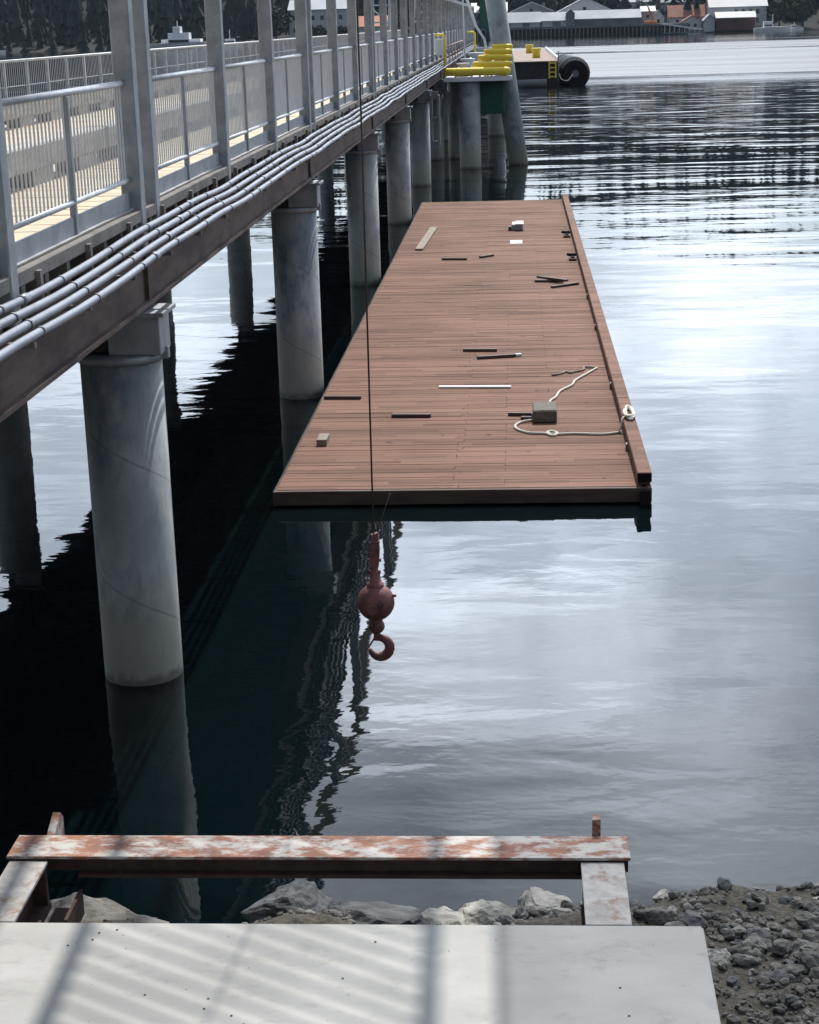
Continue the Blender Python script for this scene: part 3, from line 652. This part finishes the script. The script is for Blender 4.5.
r2 = [(.30, 26.0), (.22, 25.98), (.04, 25.87), (-.06, 25.61), (-.01, 25.34), (.16, 25.13), (.39, 25.08), (.50, 24.92), (.57, 25.08), (.49, 25.22), (.42, 25.12), (.52, 25.02), (.83, 25.05), (1.20, 24.98), (1.42, 25.05), (1.52, 25.12)]
t = thing('mooring_rope', 'pale rope winding over the dock from the grey block to the rail', 'rope', (.5, 26, DZ))
b = MB(); b.tube(smooth_path(zr_(r1[:9], rz)), .020, 8); b.build('upper_length', 'rope', t)
b = MB(); b.tube(smooth_path(zr_(r1[8:], rz)), .017, 8); b.build('worn_end', 'wood_grey', t)
b = MB(); b.tube(smooth_path(zr_(r2, rz)), .020, 8); b.build('lower_length', 'rope', t)
b = MB(); pts = []
for k in range(44):
    a = k * .6; pts.append((1.66 + .062 * math.cos(a) * (1 + .3 * math.sin(k)), 25.45 + .36 * math.sin(a) * (1 + .15 * math.sin(k * 1.7)), .437 + .0011 * k))
b.tube(smooth_path([(1.48, 25.1, rz), (1.53, 25.12, .34), (1.56, 25.2, .44)] + pts, 3), .018, 8); b.build('coil', 'rope', t)

# ------------------------------------------------------------------ crane hook on its cable
HX, HY, HZ, K = -1.165, 13.0, 1.735, .84   # ball centre
t = thing('crane_hook', 'dark red crane ball and hook hanging on a thin cable over the water', 'crane hook', (HX, HY, HZ - .45))
def hp(x, z, y=0): return (HX + x * K, HY + y * K, HZ + z * K)
b = MB(); b.tube([hp(0, .64), (HX + .01, HY + .06, 5.5), (HX + .0, HY + .12, 10.42)], .0072, 8); b.tube([hp(.02, .60), hp(.05, .74), hp(.17, 1.08)], .0042, 6); b.build('cable', 'cable', t)
b = MB(); b.poly([hp(-.045, .36, -.04), hp(-.04, .5, -.04), hp(-.02, .68, -.04), hp(.045, .70, -.04), hp(.055, .52, -.04), hp(.04, .36, -.04)], (0, .055, 0)); b.tube([hp(-.065, .42), hp(.065, .42)], .014, 8); b.tube([hp(-.03, .60, -.05), hp(.06, .62, -.05)], .009, 6); b.tube([hp(-.055, .3), hp(.055, .3)], .018, 8); b.build('wedge_socket', 'hook', t)
b = MB(); b.tube([hp(0, .14), hp(0, .19), hp(0, .195), hp(0, .29), hp(0, .30), hp(0, .37)], [.085 * K, .08 * K, .066 * K, .045 * K, .035 * K, .035 * K], 18); b.build('swivel', 'hook', t)
b = MB(); b.sphere(hp(0, 0), .18 * K, 32, 20); b.tube([hp(-.02, -.02, -.165), hp(-.02, -.02, -.195)], .05 * K, 16); b.tube([hp(-.02, -.02, -.19), hp(-.02, -.02, -.205)], .022 * K, 6); b.tube([hp(.165, .07, -.03), hp(.20, .075, -.03)], .012, 8); b.build('ball', 'hook', t)
b = MB(); b.tube([hp(0, -.16), hp(0, -.19), hp(0, -.22)], .06 * K, 14); b.sphere(hp(.0, -.245), .078 * K, 20, 14, (1, 1, .95)); b.build('hook_swivel', 'hook', t)
pts, rad = [hp(0, -.30), hp(0, -.345)], [.036 * K, .034 * K]
for k in range(15):
    a = R(112 - k * 20.2); u = k / 14; pts.append(hp(.022 + .098 * math.cos(a), -.46 + .098 * math.sin(a))); rad.append(K * (.030 + .020 * math.sin(u * 3.1) - .02 * max(0, u - .75) * 4 * .7))
b = MB(); b.tube(pts, rad, 14); b.bar(hp(-.015, -.35), hp(-.085, -.46), .007, .014); b.build('hook', 'hook', t)
# the crane's boom, above and out of the picture, carries the cable and shades the slab
t = thing('crane_boom', 'steel lattice crane boom high above the shore with the hook cable on it', 'crane boom', (-1.5, -14, 3.7))
def bz(y): return 11.3 + .25 * (y - 16.5)
for x in (-2.38, -1.82, .16):
    b = MB(); b.tube([(x, -14, bz(-14)), (x, 21.5, bz(21.5))], .055, 10); b.build('chord', 'galv', t)
b = MB()
for k in range(140):
    y = -12.2 + .24 * k
    b.tube([(-1.82, y, bz(y)), (.16, y - 1.45, bz(y - 1.45))], .020, 6)
b.build('lacing', 'galv', t)
b = MB(); b.tube([(.54, -6, bz(-6)), (.54, 21, bz(21))], .03, 8); b.tube([(3.8, -6, bz(-6)), (3.8, 21, bz(21))], .03, 8)  # unseen grating added beside the boom to dim the slab's right part
for k in range(480): y = -5.8 + .055 * k; b.box(.54, 3.8, y - .0055, y + .0055, bz(y) - .01, bz(y) + .01)
b.build('added_shade_grating', 'galv', t)
b = MB(); b.tube([(HX - .05, HY - .0, 10.36), (HX + .05, HY - .0, 10.36)], .12, 20); b.tube([(-1.82, HY, 10.36), (.16, HY, 10.36)], .03, 8); b.build('sheave', 'galv', t)

# ------------------------------------------------------------------ shore: slab, steel frame, rocks
t = thing('concrete_slab', 'pale concrete slab at the foot of the shore in the foreground', 'slab', (-1.2, 8.66, 1.3))
b = MB(); b.poly([(-3.7, 8.66, 1.0), (1.0, 8.66, 1.0), (.94, 3.5, 1.0), (-3.7, 3.5, 1.0)], (0, 0, .3)); 
bmesh.ops.bevel(b.bm, geom=b.bm.edges[:], offset=.012, segments=2, affect='EDGES'); b.build('slab', 'concrete', t)
b = MB(); b.box(-3.55, .82, 3.7, 8.5, -.6, .998); b.build('footing', 'slab_side', t)
b = MB(); rs = random.Random(8)
for k in range(45):
    x, y = rs.uniform(-3.0, .9), rs.uniform(7.6, 8.6); r_ = rs.choice((.0015, .002, .003, .006))
    bmesh.ops.create_icosphere(b.bm, subdivisions=1, radius=r_, matrix=Matrix.Translation((x, y, 1.3 + r_ * .5)) @ Matrix.Diagonal((1.3, 1, .7, 1)))
tag(b.build('pebbles', 'rock_dark'), 'tiny dark stone chips scattered over the pale slab', 'pebbles', kind='stuff')

sf = thing('steel_saddle', 'rusty white painted steel frame of two legs and a cross beam ahead of the slab', 'steel frame', (-1.3, 9.5, 1.2))
b = MB(); b.box(-3.19, .645, 9.41, 9.70, 1.305, 1.325, .003); b.build('cross_beam_top', 'rustpaint', sf)
b = MB(); b.box(-3.17, .635, 9.47, 9.50, 1.20, 1.304); b.box(-2.75, .62, 9.42, 9.67, 1.176, 1.199); b.build('cross_beam_web', 'rustdark', sf)
for (x0, x1, m) in ((.345, .605, 'legpaint'), (-3.17, -2.93, 'legpaint')):
    b = MB(); b.box(x0, x1, 8.664, 9.408, 1.275, 1.298, .003); o = b.build('leg', m, sf)
    b = MB(); xm = (x0 + x1) / 2; b.box(xm - .02, xm + .02, 8.664, 9.40, 1.02, 1.274); b.box(x0, x1, 8.664, 9.40, .98, 1.018); b.box(x0 + .01, x1 - .01, 9.36, 9.40, 1.02, 1.273); b.build('web', 'rustdark', o)
b = MB(); b.poly([(.43, 9.72, 1.1), (.43, 9.80, 1.1), (.43, 9.80, 1.42), (.43, 9.735, 1.42)], (.05, 0, 0)); b.poly([(.43, 9.72, 1.1), (.43, 9.725, 1.38), (.46, 9.725, 1.38), (.48, 9.72, 1.1)], (0, -.012, 0)); b.build('lug', 'rustpaint', sf)
b = MB()
b.poly([(-3.03, 9.72, 1.1), (-3.03, 9.98, 1.1), (-3.03, 9.98, 1.32), (-3.03, 9.93, 1.37), (-3.03, 9.72, 1.28)], (.05, 0, 0)); b.build('lug', 'rustpaint', sf)
b = MB(); b.box(-2.9, -2.72, 9.0, 9.38, .95, .99); b.box(-2.74, -2.72, 9.0, 9.38, .99, 1.12); b.build('angle_bracket', 'rustdark', sf)

def bank(x, y):
    """height of the shore: gravel shelf at the right, low rocks ahead of the slab"""
    n1 = noise.noise(Vector((x * 1.3, y * 1.3, 3))) ; n2 = noise.noise(Vector((x * 5, y * 5, 1)))
    edge = 11.0 + .35 * noise.noise(Vector((x * 1.1, 5, 0))) + .15 * noise.noise(Vector((x * 4, 9, 0)))
    if x < -.6: edge += -.05 - .28 * max(0, 1 - abs(x + .72) / .5)
    if -2.6 < x < -2.0: edge -= 1.1 * max(0, 1 - abs(x + 2.2) / .45)
    d = edge - y
    shelf = min(.84 - max(0, y - 8.8) * .13, d * .80 + .05)
    low = min(.75, d * .55)
    f = max(0, min(1, (x - .55) / .55)); f = f * f * (3 - 2 * f)
    if y < 9.0: f = 1 if x > 1.0 else f
    h = low * (1 - f) + shelf * f
    if x > 8: h = min(h + 0, .8)
    return h + .05 * n1 + .035 * n2
def is_near(x): return -6 < x < 5
b = MB(); bm = b.bm
xs = [-60 + 4 * i for i in range(14)] + [-5 + .07 * i for i in range(130)] + [4.5 + 4 * i for i in range(15)]
ys = [-60, -40, -20, -10, -4, 0, 3, 5] + [6 + .07 * j for j in range(86)] + [12.1, 12.6]
rows = []
for y in ys:
    rows.append([bm.verts.new((x, y, (bank(x, y) if y < 12 else -1.2) + (max(0, 2 - y) * .16 if y < 2 else 0))) for x in xs])
for r_, q in zip(rows, rows[1:]):
    for i in range(len(xs) - 1): bm.faces.new((r_[i], r_[i + 1], q[i + 1], q[i]))
for f in bm.faces: f.smooth = True
for v in bm.verts:
    if v.co.y < 12: pass
tag(b.build('shore_ground', 'gravel'), kind='structure')
# gravel stones (uncountable)
tb = bmesh.new(); bmesh.ops.create_icosphere(tb, subdivisions=1, radius=1); tb.verts.index_update()
ICO = ([v.co.copy() for v in tb.verts], [[v.index for v in f.verts] for f in tb.faces]); tb.free()
b = MB(); rg = random.Random(4)
for k in range(5200):
    x, y = rg.uniform(.98, 2.6), rg.uniform(7.4, 11.2)
    if k < 4200 and noise.noise(Vector((x * 1.6, y * 1.6, 7))) < rg.uniform(-.35, .25): continue
    if k > 4200: x, y = rg.uniform(-2.8, 1.0), rg.uniform(10.0, 11.1)
    z = bank(x, y)
    if z < -.02: continue
    r_ = rg.choice((.008, .011, .015, .02, .03)) * rg.uniform(.7, 1.3)
    if x < 1.05 + r_ and y < 8.7: continue
    mt = Matrix.Translation((x, y, z + r_ * .3)) @ Matrix.Rotation(rg.random() * 6, 4, 'Z') @ Matrix.Rotation(rg.uniform(-.5, .5), 4, 'X') @ Matrix.Diagonal((r_ * rg.uniform(.8, 1.6), r_, r_ * rg.uniform(.5, .9), 1))
    q = [b.bm.verts.new(mt @ (v * rg.uniform(.8, 1.15))) for v in ICO[0]]
    for f in ICO[1]: b.bm.faces.new([q[k] for k in f])
tag(b.build('gravel', 'rock'), 'loose grey gravel covering the shore beside the slab', 'gravel', kind='stuff')

def rock_mesh(r_, seed, flat=.7, sub=3):
    b = MB(); q = bmesh.ops.create_icosphere(b.bm, subdivisions=sub, radius=1)
    rr = random.Random(seed); off = Vector((rr.uniform(0, 50), rr.uniform(0, 50), 0))
    planes = [(Vector((rr.gauss(0, 1), rr.gauss(0, 1), rr.gauss(0, 1))).normalized(), rr.uniform(.42, .78)) for _ in range(12)]
    for v in b.bm.verts:
        p = v.co.copy()
        for n_, d in planes:
            e = p.dot(n_) - d
            if e > 0: p -= n_ * e * .92
        p += p * (.20 * noise.noise(p * 2.2 + off) + .12 * noise.noise(p * 6 + off) + .05 * noise.noise(p * 15 + off))
        v.co = Vector((p.x * 1.25, p.y, p.z * flat)) * r_
    return b
# boulders one could point at
big = [
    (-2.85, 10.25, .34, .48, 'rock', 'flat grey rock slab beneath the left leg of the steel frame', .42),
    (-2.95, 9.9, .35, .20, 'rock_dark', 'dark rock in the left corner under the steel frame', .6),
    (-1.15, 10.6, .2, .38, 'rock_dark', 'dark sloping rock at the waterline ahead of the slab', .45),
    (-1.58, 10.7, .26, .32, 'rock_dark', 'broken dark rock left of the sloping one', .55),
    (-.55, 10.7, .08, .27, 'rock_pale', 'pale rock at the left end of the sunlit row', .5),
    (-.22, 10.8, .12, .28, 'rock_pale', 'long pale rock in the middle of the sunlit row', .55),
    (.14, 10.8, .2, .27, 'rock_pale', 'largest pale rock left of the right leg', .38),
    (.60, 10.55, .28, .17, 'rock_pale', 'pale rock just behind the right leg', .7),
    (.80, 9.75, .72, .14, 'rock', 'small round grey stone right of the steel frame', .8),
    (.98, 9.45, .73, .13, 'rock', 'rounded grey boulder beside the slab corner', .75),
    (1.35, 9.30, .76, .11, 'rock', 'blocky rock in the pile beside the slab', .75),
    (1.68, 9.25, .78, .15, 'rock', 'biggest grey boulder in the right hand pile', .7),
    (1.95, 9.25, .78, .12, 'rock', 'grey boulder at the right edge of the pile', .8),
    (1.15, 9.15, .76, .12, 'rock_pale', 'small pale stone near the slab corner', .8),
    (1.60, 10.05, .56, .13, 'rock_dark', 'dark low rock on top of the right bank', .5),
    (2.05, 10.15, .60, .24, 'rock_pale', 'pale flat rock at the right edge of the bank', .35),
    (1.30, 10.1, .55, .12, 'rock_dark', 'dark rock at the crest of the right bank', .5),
]
for i, (x, y, z, r_, m, lb, fl_) in enumerate(big):
    tag(rock_mesh(r_, 50 + i, fl_, 4).build('boulder', m), lb, 'rock').location = (x, y, z)
rr = random.Random(12)
protos = [rock_mesh(1, 100 + i, .7, 3).build('rock', ['rock', 'rock', 'rock_dark', 'rock_pale'][i % 4]) for i in range(8)]
cnt = 0
spots = []
for k in range(170):
    if k < 62: x, y = rr.uniform(1.03, 2.35), rr.gauss(9.2, .22)
    elif k < 120: x, y = rr.uniform(.7, 2.5), rr.uniform(9.3, 10.5)
    else: x, y = rr.uniform(-.75, .95), rr.uniform(10.25, 10.9)
    spots.append((x, y, rr.choice((.025, .035, .045, .06, .08))))
for i, (x, y, r_) in enumerate(spots):
    o = protos[i] if i < 8 else protos[rr.randrange(8)].copy()
    if i >= 8: col.objects.link(o)
    o.location = (x, y, bank(x, y) + r_ * .35); o.scale = (r_, r_ * rr.uniform(.8, 1.2), r_ * rr.uniform(.8, 1.2)); o.rotation_euler = (rr.uniform(-.4, .4), rr.uniform(-.4, .4), rr.random() * 6.28)
    hue = {'rock': 'grey', 'rock_dark': 'dark', 'rock_pale': 'pale'}[o.data.materials[0].name.replace('grey_rock', 'rock').replace('dark_wet_rock', 'rock_dark').replace('pale_rock', 'rock_pale')]
    size = 'smaller' if r_ < .055 else 'fist sized'
    place = ('in the rubble beside the slab corner' if y < 9.35 and x < 1.7 else 'in the rubble at the right edge of the shore' if y < 9.35 else 'on the crest of the bank right of the steel frame') if x > .95 or k < 0 else ('just right of the right steel leg' if x > .62 else 'among the rocks between the legs of the steel frame')
    tag(o, '%s %s stone lying %s' % (size, hue, place), 'rock', '%s %s stones %s' % (size, hue, place))

# ------------------------------------------------------------------ far dolphin platform with yellow fender pipes
PY = 77.0
t = thing('mooring_platform', 'mooring platform with yellow pipe barriers beside the far pier', 'platform', (-1.6, PY, 3.9))
b = MB(); b.box(-3.1, -.15, PY - .6, PY + 70, 3.72, 3.92, .02); b.build('deck', 'galv', t)
b = MB(); b.box(-3.12, -.13, PY - .66, PY - .605, 3.74, 3.9); b.build('edge_plate', 'white', t)
for k, (y, x0, x1, z) in enumerate(((-.35, -3.05, -.2, 4.14), (-.08, -1.85, -.13, 4.43), (.14, -1.62, -.12, 4.70), (.34, -1.36, -.11, 4.94), (.52, -1.0, -.1, 5.13))):
    y += PY; r_ = .17 if k == 0 else .125
    b = MB(); b.tube([(x0, y, z), (x0 + .06, y, z), (x1 - .22, y, z), (x1 - .06, y, z), (x1, y, z)], [r_ * .8, r_, r_, r_ * .85, r_ * .3], 16)
    for xx in ([-2.6, -1.9, -1.2, -.6] if k == 0 else [x0 + .3, -.4]): b.box(xx - .05, xx + .05, y - .05, y + .05, 3.925, z - r_ * .9)
    b.build('yellow_pipe', 'yellow', t)
b = MB(); b.box(-1.62, -.5, PY + .4, PY + 3.2, 2.3, 3.718, .03); b.build('green_box_beam', 'green', t)
b = MB(); b.tube([(-2.02, PY - .1, -3), (-2.02, PY - .1, 3.715)], .47, 24); o = b.build('pile', 'pile', t)
b = MB(); b.tube([(-2.0, PY - .57, 3.3), (-2.0, PY - .60, 3.3)], .12, 14); b.build('inspection_plate', 'galv', o)
b = MB(); b.tube([(-2.75, PY + 6, -3), (-2.75, PY + 6, 3.715)], .47, 20); b.build('pile', 'pile', t)
b = MB(); b.tube([(.50, PY + 1.25, -3), (-1.22, PY + 1.35, 9.8)], .44, 24); b.build('batter_pile', 'pile', t)
b = MB(); b.tube([(-1.1, PY + 22, -3), (-1.1, PY + 22, 3.715)], .5, 16); b.build('pile', 'pile', t)
b = MB(); b.tube([(-1.1, PY + 50, -3), (-1.1, PY + 50, 3.715)], .5, 16); b.build('pile', 'pile', t)
# yellow hand rails
for k, (y0, q) in enumerate(((PY - .5, 0), (PY + 14, .98))):
    b = MB(); b.tube([(-3.42 + q, y0, 5.72), (-3.12 + q, y0, 5.72), (-3.05 + q, y0, 5.66), (-3.05 + q, y0, 3.95)], .05, 8); b.build('handrail', 'yellow', t)
b = MB(); 
for k in range(7): b.tube([(-3.05, PY + 1 + 4 * k, 3.93), (-3.05, PY + 1 + 4 * k, 5.2)], .03, 6)
b.tube([(-3.05, PY + .2, 5.2), (-3.05, PY + 26, 5.2)], .03, 6); b.tube([(-3.05, PY + .2, 4.6), (-3.05, PY + 26, 4.6)], .02, 6); b.build('guard_rail', 'rustpaint', t)
b = MB(); b.box(-3.42, -3.12, PY - .75, PY - .45, 4.85, 5.55, .02); tag(b.build('control_box', 'white', base=(-3.27, PY - .6, 4.85)), 'pale grey box mounted on the yellow handrail of the mooring platform', 'box')
for k, (x, y, s_) in enumerate(((-2.3, PY + .7, .8), (-2.2, PY + 5, .95), (-1.9, PY + 10, 1.2), (-1.75, PY + 18, 1.4))):
    c = thing('capstan', ['grey capstan nearest the front yellow pipe', 'second grey capstan on the mooring platform', 'third grey capstan on the mooring platform', 'farthest grey capstan on the mooring platform'][k], 'capstan', (x, y, 3.92), 'capstans on the mooring platform')
    z = 3.925
    b = MB(); b.tube([(x, y, z), (x, y, z + .12 * s_), (x, y, z + .2 * s_)], [.42 * s_, .42 * s_, .3 * s_], 16); b.build('base', 'clamp', c)
    b = MB(); b.tube([(x, y, z + .2 * s_), (x, y, z + .3 * s_), (x, y, z + .5 * s_), (x, y, z + .62 * s_), (x, y, z + .7 * s_)], [.34 * s_, .22 * s_, .2 * s_, .36 * s_, .34 * s_], 16); b.build('drum', 'galv_light', c)
t = thing('loading_tower', 'dark green steel tower rising beside the leaning pile of the platform', 'tower', (-1.8, 98, 3.9))
b = MB(); b.poly([(-1.2, 98, 5.4), (-1.85, 98, 5.9), (-2.0, 98, 9.5), (-1.0, 98, 9.5), (-.9, 98, 6.6)], (0, 1.2, 0)); b.build('tower_leg', 'green', t)
b = MB(); b.tube([(-2.9, 98, 8.2), (-2.15, 98, 6.0), (-1.7, 98, 5.3), (-1.5, 98, 4.0)], .07, 8); b.tube([(-2.75, 97, 3.9), (-2.85, 97, 9)], .05, 6); b.build('hose', 'white', t)
# white lattice gantry beyond the pier
t = thing('lattice_gantry', 'white lattice gantry seen through the far tall posts', 'gantry', (-18, 300, 0))
b = MB(); zt = 15
for x in (-25, -21.5, -17.5, -13.5):
    for dy in (0, 4): b.bar((x, 300 + dy, 0), (x + .6, 300 + dy, zt), .35, .35)
b.build('legs', 'white', t)
b = MB()
for x in (-25, -17.5):
    for k in range(5):
        z = 1 + 2.8 * k; a, c = (x, x + 3.5) if k % 2 else (x + 3.5, x); b.bar((a, 300, z), (c + .3, 300, z + 2.8), .28, .28); b.bar((x, 300, z), (x + 3.5, 300, z), .25, .25)
for z in (zt, zt - 2.2): b.bar((-26, 300, z), (-12, 300, z), .4, .4)
b.build('bracing', 'white', t)

# ------------------------------------------------------------------ far barge with fenders
t = thing('work_barge', 'dark hulled barge with brown deck moored beyond the platform', 'barge', (0, 172, 0))
b = MB(); b.box(-14, 4.15, 171, 240, -.4, 2.30, .05); b.build('hull', 'dark_void', t)
b = MB(); b.box(-14, 4.2, 170.8, 240.2, 2.305, 2.42, .02); b.build('deck', 'brown_deck', t)
b = MB(); b.box(4.02, 4.18, 171, 240, 2.43, 2.75); b.build('edge_rail', 'white', t)
b = MB(); b.tube([(.1, 170.2, .35), (3.0, 170.2, .4)], .38, 12); b.build('float_log', 'wall_dark', t)
for k in range(2):
    b = MB(); x = 3.25 + .62 * k; b.bar((x, 170.65, .8), (x, 170.65, 2.4), .13, .1)
    if k == 0:
        for j in range(4): b.bar((3.25, 170.62, .95 + .42 * j), (3.87, 170.62, .95 + .42 * j), .1, .1)
    b.build('ladder', 'yellow', t)
b = MB(); b.tube([(4.12, 170.5, -.5), (4.12, 170.5, 3.3)], .07, 8); b.build('guide_pole', 'clamp', t)
for k, (x, y) in enumerate(((2.2, 186), (1.7, 214))):
    c = thing('bollard', ['yellow bollard on the barge deck, nearer of two', 'yellow bollard on the barge deck, farther of two'][k], 'bollard', (x, y, 2.42), 'bollards on the barge')
    b = MB(); b.tube([(x, y, 2.422), (x, y, 3.1), (x, y, 3.3)], [.42, .42, .5], 16); b.build('post', 'yellow', c)
    b = MB(); b.tube([(x, y, 3.302), (x, y, 3.42)], [.52, .45], 16); b.build('cap', 'yellow', c)
t = thing('fender', 'fat black ribbed rubber fender floating at the barge side', 'fender', (5.6, 172, 1))
b = MB(); pts, rad = [], []
for k in range(33):
    pts.append((5.75 - k * .022, 171 + k * .55, 1.15)); rad.append((1.42 if 1 < k < 31 else 1.15) + (.10 if k % 6 < 3 else -.04))
b.tube(pts, rad, 28); b.build('body', 'black', t)
b = MB(); b.tube([(5.75, 170.85, 1.15), (5.75, 171.0, 1.15)], .35, 14); b.build('end_plate', 'clamp', t)
b = MB()
for kk in (4, 10, 16): b.tube([(5.75 - kk * .022 + 1.56 * math.cos(a * .3), 171 + kk * .55, 1.15 + 1.56 * math.sin(a * .3)) for a in range(22)], .06, 6, cap=False)
b.tube(smooth_path([(5.5, 170.8, 1.1), (5.0, 170.6, .55), (4.4, 170.6, .7), (4.2, 170.6, 1.2)]), .05, 6); b.build('chain', 'white', t)

# ------------------------------------------------------------------ haze in the air over the water
m = bpy.data.materials.new('haze_air'); m.use_nodes = True; t_ = m.node_tree
for n_ in list(t_.nodes):
    if n_.type == 'BSDF_PRINCIPLED': t_.nodes.remove(n_)
pv = t_.nodes.new('ShaderNodeVolumePrincipled'); pv.inputs['Color'].default_value = (.62, .80, 1.0, 1); pv.inputs['Density'].default_value = .00004
t_.links.new(pv.outputs[0], [n_ for n_ in t_.nodes if n_.type == 'OUTPUT_MATERIAL'][0].inputs['Volume'])
b = MB(); b.box(-2600, 2600, -70, 1100, -4.5, 130); tag(b.build('haze', m), kind='stuff')
